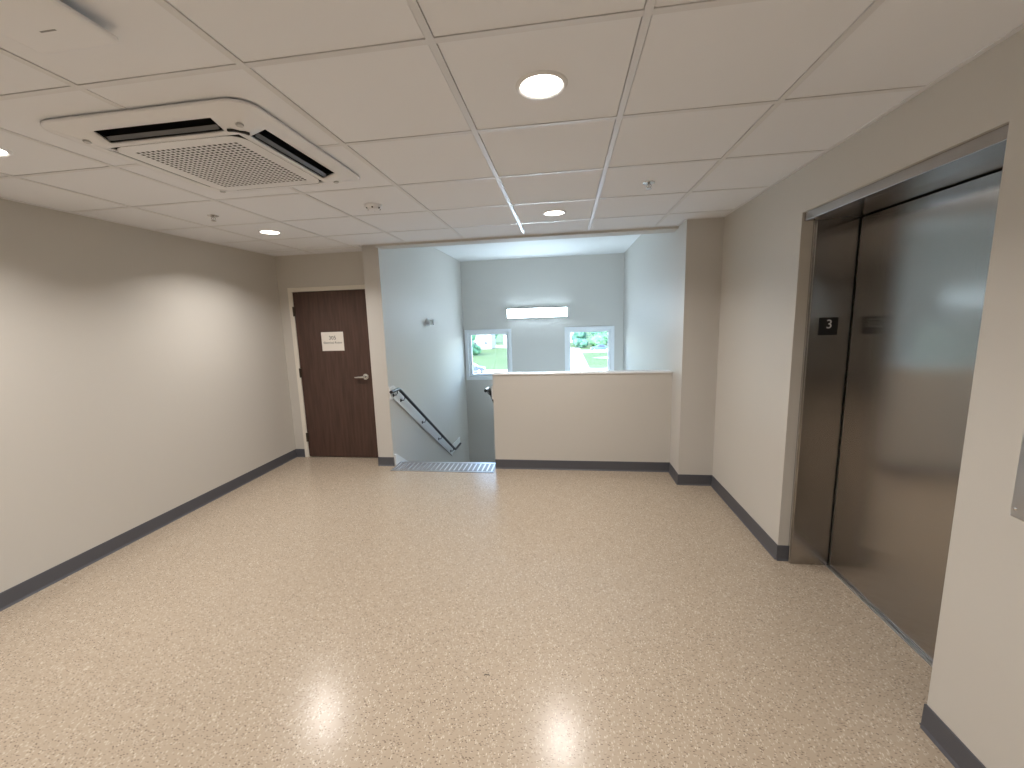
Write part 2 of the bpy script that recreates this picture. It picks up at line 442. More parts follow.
tube(bm, [(LX, YD - .045, LZ), (LX - .02, YD - .047, LZ), (LX - .06, YD - .046, LZ - .001), (LX - .10, YD - .044, LZ - .003), (LX - .118, YD - .036, LZ - .004)], [.015, .0145, .013, .012, .009], 14)
obj('lever', bm, CHROME, hd, smooth=True)

s = thing('door_sign', 'white paper notice taped to the brown door', 'sign', (-2.698, YD + .002, 1.416))
bm = bm_new(); box(bm, -.138, .138, -.0012, 0, -.110, .110)
obj('sheet', bm, PAPER, s)
MT = Matrix.Rotation(R(90), 4, 'X')
text('room_number', '305', .062, INK, s, Matrix.Translation((0, -.0014, .040)) @ MT, .0002)
text('room_name', 'Electrical Room', .036, INK, s, Matrix.Translation((0, -.0014, -.015)) @ MT, .0002)

# ------------------------------------------------------------------ lift
e = thing('elevator', 'brushed stainless steel lift door in its recessed steel frame', 'elevator', (0, 0, 0))
FX0, FX1, JZ = 1.417, 1.640, 2.110
JY0, JY1 = YO0 + .041, YO1 - .041
bm = bm_new(); box(bm, FX0, FX1, JY1, YO1 - .0005, 0, JZ - .0005)
jl = obj('jamb', bm, STEEL, e, bevel=.002)
bm = bm_new(); box(bm, FX0 - .006, FX0 - .0005, JY1 + .012, JY1 + .020, 0, JZ - .001)
obj('edge_bead', bm, CHROME, jl)
bm = bm_new(); box(bm, FX0, FX1, YO0 + .0005, JY0, 0, JZ - .0005)
obj('jamb', bm, STEEL, e, bevel=.002)
bm = bm_new(); box(bm, FX0 + .001, FX1, JY0, JY1, JZ, ZO - .0005); box(bm, XR + .012, FX0 + .0005, YO0 + .001, YO1 - .001, JZ, ZO - .0005)
obj('header', bm, STEEL, e, bevel=.002)
bm = bm_new(); box(bm, FX1 - .004, FX1 + .04, JY0 + .004, JY1 - .014, .0052, JZ - .007)
obj('door_panel', bm, STEEL, e, bevel=.0015)
bm = bm_new(); box(bm, FX1 + .042, FX1 + .06, YO0 + .001, YO1 - .001, .0, ZO - .001)
obj('shaft_seal', bm, BLACK, e)
bm = bm_new(); box(bm, FX1 - .022, FX1 + .04, JY0 + .001, JY1 - .001, 0, .004); box(bm, FX1 - .022, FX1 - .017, JY0 + .001, JY1 - .001, .004, .007)
obj('sill', bm, ALU, e)
pl = thing('floor_sign', 'small black plate with a white floor number on the lift jamb', 'sign', (1.5175, JY1, 1.508))
bm = bm_new(); box(bm, -.051, .051, -.003, -.0003, -.051, .051)
obj('plate', bm, BLACK, pl, bevel=.0008)
text('numeral', '3', .072, DIGIT, pl, Matrix.Translation((.004, -.0034, .010)) @ MT, .0008)

cs = thing('call_station', 'satin steel call button plate at the right edge of the picture', 'call plate', (XR, 1.343, 1.12))
bm = bm_new(); box(bm, -.004, .0005, -.08, .08, -.159, .159)
obj('plate', bm, ALU, cs, bevel=.0015)
for y, z in ((.066, -.133), (-.066, -.133), (.066, .145), (-.066, .145)):
    bm = bm_new(); lathe(bm, [(0, .003), (.003, .0026), (.0045, .0012), (.005, 0)], 14, Matrix.Translation((-.004, y, z)) @ Matrix.Rotation(R(-90), 4, 'Y'))
    obj('screw', bm, CHROME, cs, smooth=True)

# ------------------------------------------------------------------ ceiling fittings
def downlight_proto(loc, label):
    t = thing('ceiling_light', label, 'light', loc, 'round recessed ceiling lights')
    bm = bm_new(); lathe(bm, [(.073, .002), (.0735, -.003), (.079, -.0065), (.088, -.005), (.092, -.0005), (.092, .001)], 48)
    obj('trim_ring', bm, WHITEP, t, smooth=True)
    bm = bm_new(); lathe(bm, [(0, -.0025), (.0732, -.0025), (.0732, .0015), (0, .0015)], 48)
    obj('diffuser', bm, LAMP_WARM, t)
    beam(t)
    return t
zl = H - .0005
cx0, cx1 = GX + .5 * T0, GX - 3.5 * T0
spots = [((cx0, GY + .5 * T0, zl), 'largest glowing round ceiling light, nearest the camera in the middle of the ceiling'),
         ((cx0, GY + 3.5 * T0, zl), 'round ceiling light just in front of the stairwell opening'),
         ((cx1, GY + 3.5 * T0, zl), 'round ceiling light in front of the brown door'),
         ((cx1, GY + .5 * T0, zl), 'round ceiling light cut by the left edge of the picture')]
dl = downlight_proto(*spots[0])
for loc, lab in spots[1:]:
    c = copy_tree(dl); c.location = loc; c['label'] = lab

sp = thing('sprinkler', 'small fire sprinkler in the ceiling tile left of the lift wall', 'sprinkler', (.522, 2.862, H - .0005), 'ceiling fire sprinklers')
bm = bm_new(); lathe(bm, [(.012, .001), (.012, -.004), (.030, -.005), (.036, -.002), (.037, .001)], 28)
obj('escutcheon', bm, CHROME, sp, smooth=True)
bm = bm_new(); tube(bm, [(0, 0, 0), (0, 0, -.018)], .0085, 12)
for sx in (-1, 1): tube(bm, [(sx * .007, 0, -.014), (sx * .015, 0, -.024), (sx * .012, 0, -.036), (0, 0, -.047)], .0024, 8)
tube(bm, [(0, 0, -.016), (0, 0, -.046)], .0024, 8)
obj('frame_arms', bm, CHROME, sp, smooth=True)
bm = bm_new()
for k in range(12):
    a = 2 * math.pi * k / 12; c_, s_ = math.cos(a), math.sin(a)
    p = [(-.004, 0), (.004, 0), (.004, .014), (-.004, .014)]
    prism(bm, [(c_ * (y + .002) - s_ * x, s_ * (y + .002) + c_ * x) for x, y in p], 'z', -.050 + k * 1e-5, -.048 + k * 1e-5)
obj('deflector', bm, CHROME, sp)
sp.scale.z = .72
c = copy_tree(sp); c.location = (-2.52, 2.865, H - .0005); c.rotation_euler.z = R(70)
c['label'] = 'small fire sprinkler in the ceiling tile near the left wall'

sd = thing('smoke_detector', 'round white smoke detector on the ceiling right of the air conditioner', 'smoke detector', (-1.305, 2.900, H - .0005))
bm = bm_new(); lathe(bm, [(0, -.010), (.056, -.012), (.060, -.006), (.060, .001)], 36); obj('base', bm, WHITEP, sd, smooth=True)
bm = bm_new(); lathe(bm, [(.053, -.0115), (.051, -.018), (.044, -.026), (.03, -.031), (.018, -.0325), (0, -.0325)], 36); obj('dome', bm, WHITEP, sd, smooth=True)
for k in range(6):
    a = R(k * 60 - 75); bm = bm_new()
    lathe(bm, [(0, .0025), (.006, .002), (.0065, -.006), (0, -.006)], 14, Matrix.Translation((.047 * math.cos(a), .047 * math.sin(a), -.0225)) @ Matrix.Rotation(a, 4, 'Z') @ Matrix.Rotation(R(125), 4, 'Y'))
    obj('vent', bm, BLACK, sd, smooth=True)

# wireless access point: rounded square box on a standoff
def rrect(h, r, n=8):
    P = []
    for cx, cy, a0 in ((h - r, h - r, 0), (-h + r, h - r, 90), (-h + r, -h + r, 180), (h - r, -h + r, 270)):
        for k in range(n + 1):
            a = R(a0 + 90 * k / n); P.append((cx + r * math.cos(a), cy + r * math.sin(a)))
    return P
def loft(bm, rings, cap0=True, cap1=True):
    V = [[bm.verts.new(p) for p in r] for r in rings]; n = len(V[0])
    for a, b in zip(V, V[1:]):
        for i in range(n): bm.faces.new((a[i], a[(i + 1) % n], b[(i + 1) % n], b[i]))
    if cap0: bm.faces.new(V[0])
    if cap1: bm.faces.new(V[-1][::-1])
ap = thing('access_point', 'flat white square wireless unit on the ceiling, cut by the top left corner', 'access point', (-1.312, .980, H - .0005))
bm = bm_new(); loft(bm, [[(x, y, z) for x, y in rrect(h, r)] for h, r, z in ((.118, .012, -.024), (.129, .014, -.027), (.1295, .0145, -.034), (.126, .014, -.0375), (.122, .013, -.0385))])
obj('housing', bm, WHITEP, ap, smooth=True)
bm = bm_new(); box(bm, -.07, .07, -.07, .07, -.025, 0); obj('mounting_bracket', bm, DARKG, ap)
bm = bm_new(); prism(bm, [(x * .0235 / .12, y) for x, y in [(-.12, .0495), (.12, .0495), (.12, .0545), (-.12, .0545)]], 'z', -.0390, -.0380)
obj('status_light', bm, mat('grey_lens', (.28, .28, .27), .4), ap)

# ------------------------------------------------------------------ ceiling cassette air conditioner
ac = thing('air_conditioner', 'white square ceiling air conditioner with dark louvre slots and a perforated grille', 'air conditioner', (AC.x, AC.y, 0))
HZ, FZ = H - .015, H - .056
def acz(m):
    if m <= .302: return FZ
    if m >= .438: return HZ
    t = (m - .302) / .136
    return FZ + (HZ - FZ) * t
lines = sorted({s_ * v for s_ in (-1, 1) for v in (.46, .450, .438, .425, .41, .39, .375, .36, .345, .322, .302, .262, .20, .13, .06)} | {0})
def corner(x, y, c0=.37):
    ax, ay = abs(x), abs(y)
    if ax > c0 and ay > c0:
        dx, dy = ax - c0, ay - c0; t = max(dx, dy); l = math.hypot(dx, dy)
        ax, ay = c0 + dx * t / l, c0 + dy * t / l
    return math.copysign(ax, x), math.copysign(ay, y)
bm = bm_new(); V = {}
def hole(xm, ym):
    for a, b in ((xm, ym), (ym, xm)):
        if .322 < abs(a) < .39 and abs(b) < .262: return True
    return abs(xm) < .302 and abs(ym) < .302
def vert(x, y):
    k = (round(x, 5), round(y, 5))
    if k not in V:
        X, Y = corner(x, y); V[k] = bm.verts.new((X, Y, acz(max(abs(x), abs(y)))))
    return V[k]
for x0, x1 in zip(lines, lines[1:]):
    for y0, y1 in zip(lines, lines[1:]):
        if hole((x0 + x1) / 2, (y0 + y1) / 2): continue
        bm.faces.new((vert(x0, y0), vert(x0, y1), vert(x1, y1), vert(x1, y0)))
pan = obj('panel', bm, WHITEP, ac, smooth=True, recalc=False)
sol = pan.modifiers.new('solid', 'SOLIDIFY'); sol.thickness = .008; sol.offset = -1
# dark casing in the ceiling void behind the panel
bm = bm_new(); box(bm, -.405, .405, -.405, .405, H + .032, H + .25); box(bm, -.405, .405, -.405, -.400, H - .002, H + .032); box(bm, -.405, .405, .400, .405, H - .002, H + .032)
box(bm, -.405, -.400, -.400, .400, H - .002, H + .032); box(bm, .400, .405, -.400, .400, H - .002, H + .032)
obj('casing', bm, DARKG, ac)
for k in range(4):
    Mr = Matrix.Rotation(R(90 * k), 4, 'Z')
    bm = bm_new()
    # louvre blade, tipped open at the inner side of the slot
    zi = acz(.332)
    lv = [(-.250, -.347, zi + .014), (.250, -.347, zi + .014), (.250, -.338, zi + .001), (-.250, -.338, zi + .001)]
    A = [bm.verts.new(p) for p in lv]; B = [bm.verts.new((p[0], p[1] + .004, p[2] + .001)) for p in lv]
    bm.faces.new(A); bm.faces.new(B[::-1])
    for i in range(4): bm.faces.new((A[i], A[(i + 1) % 4], B[(i + 1) % 4], B[i]))
    bm.transform(Mr)
    obj('louvre', bm, mat('grey_louvre', (.15, .15, .16), .4) if k == 0 else bpy.data.materials['grey_louvre'], ac)
    bm = bm_new()
    box(bm, -.266, .266, -.396, -.391, acz(.391) + .008, H + .0); box(bm, -.266, .266, -.322, -.317, acz(.319) + .009, H + .03)
    box(bm, -.268, -.262, -.391, -.322, acz(.34) + .018, H + .03); box(bm, .262, .268, -.391, -.322, acz(.34) + .018, H + .03)
    box(bm, -.266, .266, -.391, -.322, H + .022, H + .028)
    bm.transform(Mr); obj('slot_liner', bm, BLACK, ac)
    a = R(90 * k + 45)
    bm = bm_new(); lathe(bm, [(0, -.003), (.012, -.003), (.014, 0), (.014, .004)], 20, Matrix.Translation((.345 * math.copysign(1, math.cos(a)), .345 * math.copysign(1, math.sin(a)), acz(.345) - .002)))
    obj('corner_cap', bm, mat('grey_cap', (.55, .55, .55), .5) if k == 0 else bpy.data.materials['grey_cap'], ac, smooth=True)
bm = bm_new(); prism(bm, [(x, y) for x, y in ((.280, -.335), (.300, -.332), (.318, -.322), (.333, -.302), (.338, -.285), (.330, -.283), (.324, -.298), (.311, -.313), (.297, -.323), (.281, -.326))], 'z', acz(.325) - .006, acz(.325) + .01)
obj('display_window', bm, BLACK, ac)
# intake grille: rounded panel with rows of small slots
bm = bm_new()
nx, ny, gh = 20, 22, .246
pitx, pity = 2 * gh / nx, 2 * gh / ny
GV = {}
def gv(x, y):
    k = (round(x, 5), round(y, 5))
    if k not in GV:
        X, Y = corner(x, y, .238); GV[k] = bm.verts.new((X, Y, FZ - .0012))
    return GV[k]
gl_x = [-.3008, -.270] + [-gh + (i + q) * pitx for i in range(nx) for q in (.19, .81)] + [.270, .3008]
gl_y = [-.3008, -.270] + [-gh + (j + q) * pity for j in range(ny) for q in (.17, .83)] + [.270, .3008]
for i, (x0, x1) in enumerate(zip(gl_x, gl_x[1:])):
    for j, (y0, y1) in enumerate(zip(gl_y, gl_y[1:])):
        if i >= 2 and j >= 2 and i % 2 == 0 and j % 2 == 0 and i < len(gl_x) - 3 and j < len(gl_y) - 3: continue
        bm.faces.new((gv(x0, y0), gv(x0, y1), gv(x1, y1), gv(x1, y0)))
g = obj('grille', bm, WHITEP, ac, recalc=False)
sol = g.modifiers.new('solid', 'SOLIDIFY'); sol.thickness = .0012; sol.offset = -1
bm = bm_new(); box(bm, -.27, .27, -.27, .27, FZ + .003, FZ + .006); obj('filter', bm, GRILLB, g)

# ------------------------------------------------------------------ stairs
RZ, TR = .1765, .28
Y0 = 4.475
bm = bm_new()
prof = [(Y0, 0)]
for k in range(1, 10):
    prof.append((Y0 + TR * (k - 1), -RZ * k))
    prof.append((Y0 + TR * k if k < 9 else YF, -RZ * k))
prof += [(YF, -RZ * 9 - .2), (Y0 + 8 * TR, -RZ * 9 - .2), (Y0 + .05, -.35), (Y0, -.2)]
prism(bm, prof, 'x', XSL + .022, XHL)
# second flight, turning back from the landing
prof = [(Y0 + 8 * TR, -RZ * 9)]
for k in range(1, 10):
    prof.append((Y0 + 8 * TR - TR * (k - 1), -RZ * (9 + k)))
    prof.append((Y0 + 8 * TR - TR * k, -RZ * (9 + k)))
prof += [(Y0 - TR, -RZ * 18 - .1), (Y0 + 8 * TR, -RZ * 18 - .1)]
prism(bm, prof, 'x', XHL + .12, XSR)
box(bm, XHL, XSR, Y0 + 8 * TR, YF, -RZ * 9 - .2, -RZ * 9)
struct('stairs', bm, RUBBER, 'flight of stairs going down behind the guard wall', 'stairs')
bm = bm_new(); prism(bm, [(YS + .115, ZHW - .05), (YS + .3, ZHW - .12), (Y0 + 8 * TR, -.62), (Y0 + 8 * TR, -3.2), (YS + .115, -3.2)], 'x', XHL, XHL + .12)
struct('wall_stair_middle', bm, WALLS, 'sloping wall between the two stair flights', 'wall')
bm = bm_new(); box(bm, XSL, XSR, YS, YF, ZLOW, ZLOW + .05); box(bm, XSL, XSR, YS - .1, YS + .02, ZLOW, -.2)
struct('floor_stair', bm, RUBBER, 'floor at the foot of the stairwell', 'floor')
# white skirt board along the flight
bm = bm_new(); prism(bm, [(YS + .012, 0.0), (YS + .012, .125), (YS + .05, .125), (Y0 + TR * 8 + .02, -RZ * 9 + .10 + .14), (Y0 + TR * 8 + .1, -RZ * 9 + .10), (YF, -RZ * 9 + .10), (YF, -RZ * 9), (Y0 + 8 * TR, -RZ * 9 - .0), (Y0 - .02, -.2), (Y0 - .02, 0)], 'x', XSL + .0005, XSL + .021)
struct('trim_2', bm, WTRIM, 'white skirt board running down the left side of the stairs', 'skirting')
# ribbed metal strip at the head of the stairs
ts = thing('stair_nosing', 'ribbed grey metal strip on the floor at the head of the stairs', 'floor strip', (0, 0, 0))
nx0, nx1 = XSL + .023, XHL + .001
bm = bm_new(); box(bm, nx0 + .0, nx1, 4.190, Y0 + .018, .0003, .004); box(bm, nx0, nx1, Y0 + .001, Y0 + .018, -.04, .0003)
obj('plate', bm, mat('grey_tread_infill', (.22, .22, .23), .45), ts)
bm = bm_new()
n = 22
for k in range(n):
    x = nx0 + .03 + (nx1 - nx0 - .06) * k / (n - 1)
    box(bm, x - .007, x + .007, 4.225, Y0 - .03, .004, .008)
box(bm, nx0, nx1, 4.192, 4.206, .004, .0065); box(bm, nx0, nx1, Y0 - .012, Y0 + .016, .004, .0065)
obj('ribs', bm, ALU, ts, bevel=.001)

# ------------------------------------------------------------------ handrails
def handrail(mx, xw, label):
    """xw: wall plane, mx: direction into the stair"""
    t = thing('handrail', label, 'handrail', (0, 0, 0), 'stair handrails')
    b0, b1 = sorted((xw + mx * .0005, xw + mx * .020))
    low = lambda y: .764 - .63 * (y - 4.425)
    bm = bm_new()
    prism(bm, [(YS + .004, .764), (4.425, .764), (6.685, low(6.685)), (6.76, low(6.685) + .119), (4.51, low(4.51) + .165), (4.46, .908), (YS + .004, .908)], 'x', b0, b1)
    prism(bm, [(6.73, -.628), (7.24, -.628), (7.24, -.49), (6.68, -.49)], 'x', b0 + .0001, b1 - .0001)
    obj('backing_board', bm, WTRIM, t, bevel=.003)
    xr = xw + mx * .072
    zr = lambda y: .862 - .638 * (y - 4.475)
    bm = bm_new()
    pts = [(xr, 4.245 if mx > 0 else 4.30, .868), (xr, 4.44, .868), (xr, 4.475, .862), (xr, 4.52, zr(4.52))]
    pts += [(xr, 6.64, zr(6.64)), (xr, 6.69, zr(6.69) + .004), (xr, 6.74, zr(6.69) - .006), (xr, 7.05, zr(6.69) - .006)]
    tube(bm, pts, .0185, 14)
    obj('rail', bm, RAILM, t, smooth=True)
    for y in (4.42, 4.62, 5.30, 5.97, 6.58):
        zc = .868 if y < 4.45 else (zr(y) if y < 6.7 else zr(6.69))
        bm = bm_new()
        zp = zc - .065
        lathe(bm, [(0, .006), (.018, .005), (.021, 0)], 18, Matrix.Translation((xw + mx * .0205, y, zp)) @ Matrix.Rotation(R(90 * mx), 4, 'Y'))
        tube(bm, [(xw + mx * .022, y, zp), (xr - mx * .012, y, zp + .004), (xr, y, zp + .02), (xr, y, zc - .012)], .005, 10)
        obj('bracket', bm, RAILM, t, smooth=True)
    return t
handrail(1, XSL, 'dark metal handrail on a white board sloping down the left stairwell wall')
handrail(-1, XHL, 'end of a dark handrail poking out beside the low guard wall')

# twin-head emergency lamp on the stair wall
em = thing('emergency_light', 'small silver twin emergency lamp high on the left stairwell wall', 'emergency light', (XSL - .001, 5.80, 1.605))
bm = bm_new(); lathe(bm, [(0, .022), (.045, .021), (.050, .016), (.052, 0)], 28, Matrix.Rotation(R(90), 4, 'Y')); obj('base', bm, WHITEP, em, smooth=True)
for sy in (-1, 1):
    Mh = Matrix.Translation((.062, sy * .048, -.006)) @ Matrix.Rotation(R(sy * 25), 4, 'Z') @ Matrix.Rotation(R(88), 4, 'Y')
    bm = bm_new(); lathe(bm, [(0, -.04), (.022, -.038), (.032, -.02), (.042, .012), (.043, .022), (.038, .022)], 24, Mh)
    tube(bm, [(.018, sy * .02, 0), (.045, sy * .04, -.002)], .011, 10)
    h = obj('lamp_head', bm, WHITEP, em, smooth=True)
    bm = bm_new(); lathe(bm, [(0, .019), (.02, .0185), (.0375, .0165)], 24, Mh); obj('lens', bm, CHROME, h, smooth=True)

# strip light on the far wall
wl = thing('wall_light', 'long glowing strip light on the far stairwell wall above the windows', 'light', (-.513, YF, 1.712))
bm = bm_new(); box(bm, -.55, .55, -.086, -.0005, -.082, .082); obj('housing', bm, WHITEP, wl, bevel=.004)
bm = bm_new()
prism(bm, [(-.086, -.080), (-.086, .080), (-.096, .076), (-.100, .066), (-.100, -.066), (-.096, -.076)], 'x', -.55, .55)
obj('diffuser', bm, LAMP_COOL, wl)
for sx in (-1, 1):
    bm = bm_new(); box(bm, sx * .556 - .0055, sx * .556 + .0055, -.100, -.0005, -.086, .086); obj('end_cap', bm, WHITEP, wl, bevel=.003)

# ------------------------------------------------------------------ windows
def window(name, W, label):
    x0, x1, z0, z1 = W
    t = thing(name, label, 'window', (0, 0, 0), kind='structure')
    def ring(bm, a, b, y0, y1):
        (ax0, ax1, az0, az1), (bx0, bx1, bz0, bz1) = a, b
        box(bm, ax0, ax1, y0, y1, bz1, az1); box(bm, ax0, ax1, y0, y1, az0, bz0)
        box(bm, ax0, bx0, y0, y1, bz0, bz1); box(bm, bx1, ax1, y0, y1, bz0, bz1)
    ex = lambda d: (x0 - d, x1 + d, z0 - d, z1 + d)
    bm = bm_new(); ring(bm, ex(.050), ex(-.003), YF - .018, YF - .0005); obj('casing', bm, mat('pale_grey_trim', (.80, .82, .84), .45) if name.endswith('1') else bpy.data.materials['pale_grey_trim'], t, bevel=.004)
    bm = bm_new(); ring(bm, ex(-.0005), ex(-.010), YF - .010, YF + .199); obj('reveal_lining', bm, VINYL, t)
    bm = bm_new(); ring(bm, ex(-.0105), ex(-.055), YF + .085, YF + .15); obj('sash', bm, VINYL, t, bevel=.004)
    bm = bm_new(); box(bm, x0 + .050, x1 - .050, YF + .115, YF + .121, z0 + .050, z1 - .050); obj('glass', bm, GLASS, t)
window('window_1', W1, 'square white-framed window at the left of the stairwell wall')
window('window_2', W2, 'white-framed window at the right, partly hidden by the guard wall')

# tiny dark scrap lying on the floor
bm = bm_new(); tube(bm, [(-.012, 0, .0015), (-.009, .008, .002), (0, .004, .002), (.008, .007, .002), (.012, .0, .0015)], .0014, 6)
sc = obj('scrap', bm, INK, None, smooth=True); sc.location = (-.367, 1.653, 0); tag(sc, 'tiny dark curled scrap lying on the tan floor', 'scrap')

# ------------------------------------------------------------------ outside, two storeys below
G = -6.3
bm = bm_new(); box(bm, -120, 120, 9, 260, G - .3, G)
struct('ground', bm, GRASS, 'green lawn outside the stairwell windows', 'lawn')
bm = bm_new(); box(bm, -40, 40, 8.6, 66, G, G + .02); box(bm, -7.5, 3.7, 66, 112, G, G + .021); box(bm, 3.7, 40, 96.5, 103.5, G, G + .022); box(bm, -40, -11.5, 118, 130, G, G + .02)
struct('pavement', bm, CONC, 'bright pale drive and street outside the windows', 'pavement')
bm = bm_new(); prism(bm, [(5.3, 83.5), (9, 81.5), (24, 81.5), (24, 84.5), (9, 85.2)], 'z', G, G + .03)
struct('path', bm, CONC, 'pale path across the lawn seen through the right window', 'path')

def tree(loc, h, r, m, label, seed, trunk=.28):
    rnd = random.Random(seed)
    t = thing('tree', label, 'tree', loc, 'trees outside the windows')
    bm = bm_new()
    tube(bm, [(0, 0, -.1), (.05, 0, h * .25), (-.05, .05, h * .5), (0, 0, h * .75)], [trunk, trunk * .8, trunk * .55, trunk * .2], 10)
    for k in range(5):
        a = rnd.uniform(0, 6.28); z = h * rnd.uniform(.3, .5)
        tube(bm, [(0, 0, z), (math.cos(a) * r * .35, math.sin(a) * r * .35, z + r * .35), (math.cos(a) * r * .6, math.sin(a) * r * .6, z + r * .8)], [trunk * .4, trunk * .25, trunk * .08], 7)
    obj('trunk', bm, BARK, t, smooth=True)
    bm = bm_new()
    for k in range(13):
        a = rnd.uniform(0, 6.28); rr = r * rnd.uniform(.1, .62) if k else 0; z = h * rnd.uniform(.2, .8)
        rad = r * rnd.uniform(.34, .5)
        M = Matrix.Translation((rr * math.cos(a), rr * math.sin(a), z))
        res = bmesh.ops.create_icosphere(bm, subdivisions=3, radius=rad, matrix=M)
        for v in res['verts']:
            c0 = M.translation; d = v.co - c0
            v.co = c0 + d * (1 + .35 * noise.noise(v.co * 1.1 + Vector((seed, 0, 0))) + .22 * noise.noise(v.co * 3.1))
    for k in range(700):   # loose leaf sprays that break the outline
        a = rnd.uniform(0, 6.28); b = rnd.uniform(-.9, 1.4); q = rnd.uniform(.75, 1.12)
        c0 = Vector((r * q * math.cos(a) * math.cos(b), r * q * math.sin(a) * math.cos(b), h * .5 + h * .46 * q * math.sin(b)))
        u = Vector((rnd.uniform(-1, 1), rnd.uniform(-1, 1), rnd.uniform(-1, 1))).normalized(); w = u.orthogonal().normalized(); s_ = rnd.uniform(.10, .26)
        bm.faces.new([bm.verts.new(c0 + u * s_ * i + w * s_ * j) for i, j in ((-1, 0), (0, -.5), (1, 0), (0, .5))])
    obj('foliage', bm, m, t)
    return t
tree((-23.5, 92, G), 9.5, 3.6, LEAF, 'leafy green tree at the left side of the left window', 3)
tree((-32.5, 112, G), 10, 4.2, LEAFD, 'darker tree behind the leafy one in the left window', 5)
tree((-26.0, 142, G), 9, 3.8, LEAF, 'far tree behind the tall pale house in the left window', 15)
tree((4.4, 121, G), 9.5, 3.6, LEAFD, 'dark tree at the end of the drive in the right window', 8)
tree((13.0, 119, G), 8.5, 3.4, LEAF, 'lighter green tree above the blue car in the right window', 9)
tree((21.2, 124, G), 10, 4.0, LEAFD, 'dark tree at the right side of the right window', 12)
tree((11.2, 132, G), 12, 4.8, LEAFD, 'tall tree behind the others in the right window', 14)

def shrub(loc, r, h, label, seed):
    rnd = random.Random(seed)
    t = thing('shrub', label, 'shrub', loc, 'shrubs outside the windows')
    bm = bm_new()
    for k in range(9):
        a = rnd.uniform(0, 6.28); rr = r * rnd.uniform(.1, .6); rad = h * rnd.uniform(.3, .42)
        Mx = Matrix.Translation((rr * math.cos(a), rr * math.sin(a) * .6, h * rnd.uniform(.3, .62)))
        res = bmesh.ops.create_icosphere(bm, subdivisions=3, radius=rad, matrix=Mx)
        for v in res['verts']:
            dd = v.co - Mx.translation
            v.co = Mx.translation + dd * (1 + .3 * noise.noise(v.co * 1.3 + Vector((seed, 0, 0))) + .2 * noise.noise(v.co * 3.3))
    for k in range(300):
        a = rnd.uniform(0, 6.28); b = rnd.uniform(-.3, 1.5); q = rnd.uniform(.8, 1.1)
        c0 = Vector((r * q * math.cos(a) * math.cos(b), r * .6 * q * math.sin(a) * math.cos(b), h * .45 + h * .5 * q * math.sin(b)))
        u = Vector((rnd.uniform(-1, 1), rnd.uniform(-1, 1), rnd.uniform(-1, 1))).normalized(); w_ = u.orthogonal().normalized(); s_ = rnd.uniform(.08, .2)
        bm.faces.new([bm.verts.new(c0 + u * s_ * i + w_ * s_ * j) for i, j in ((-1, 0), (0, -.5), (1, 0), (0, .5))])
    obj('foliage', bm, LEAF if seed % 2 else LEAFD, t)
    bm = bm_new(); tube(bm, [(0, 0, -.1), (0, .05, h * .3), (.1, 0, h * .6)], [.12, .09, .03], 8); obj('stem', bm, BARK, t, smooth=True)
shrub((8.6, 112.5, G), 2.6, 3.6, 'green shrub just behind the blue car', 21)
shrub((3.9, 111.8, G), 2.0, 2.6, 'low dark shrub at the end of the pale drive', 22)
shrub((14.9, 112.2, G), 2.4, 3.2, 'shrub at the right end of the row behind the blue car', 23)
shrub((-21.2, 97, G), 1.8, 2.4, 'shrub on the lawn beside the leafy tree in the left window', 25)

def house(loc, w, dp, h, rh, label, rotz=0, gable='x'):
    t = thing('house', label, 'house', loc, 'houses outside the windows', rotz=rotz)
    bm = bm_new(); box(bm, -w / 2, w / 2, -dp / 2, dp / 2, 0, h)
    if gable == 'y': prism(bm, [(-w / 2, h), (w / 2, h), (0, h + rh)], 'y', -dp / 2, dp / 2)
    else: prism(bm, [(-dp / 2, h), (dp / 2, h), (0, h + rh)], 'x', -w / 2, w / 2)
    obj('walls', bm, SIDING, t)
    bm = bm_new(); o_ = .35
    if gable == 'y': prism(bm, [(-w / 2 - o_, h - .2), (0, h + rh + .05), (w / 2 + o_, h - .2), (w / 2 + o_, h), (0, h + rh + .25), (-w / 2 - o_, h)], 'y', -dp / 2 - o_, dp / 2 + o_)
    else: prism(bm, [(-dp / 2 - o_, h - .2), (0, h + rh + .05), (dp / 2 + o_, h - .2), (dp / 2 + o_, h), (0, h + rh + .25), (-dp / 2 - o_, h)], 'x', -w / 2 - o_, w / 2 + o_)
    obj('roof', bm, ROOF, t)
    nw = max(2, int(w // 2.6))
    for i in range(nw):
        x = -w / 2 + w * (i + .5) / nw
        for z in ([1.0] if h < 4 else [1.0, 3.7]):
            bm = bm_new(); box(bm, x - .55, x + .55, -dp / 2 - .06, -dp / 2 + .02, z, z + 1.25)
            f = obj('window', bm, WTRIM, t)
            bm = bm_new(); box(bm, x - .45, x + .45, -dp / 2 - .075, -dp / 2 - .06, z + .1, z + 1.15); obj('pane', bm, HGLASS, f)
    return t
house((-14.5, 134, G), 9, 8, 3.6, 2.2, 'low pale house with a grey roof at the upper right of the left window')
house((-23.2, 118, G), 6, 7, 5.8, 2.0, 'taller pale house behind the lawn in the left window', gable='y')
house((.6, 140, G), 7, 8, 3.4, 2.6, 'white gabled house at the end of the drive in the right window', gable='y')

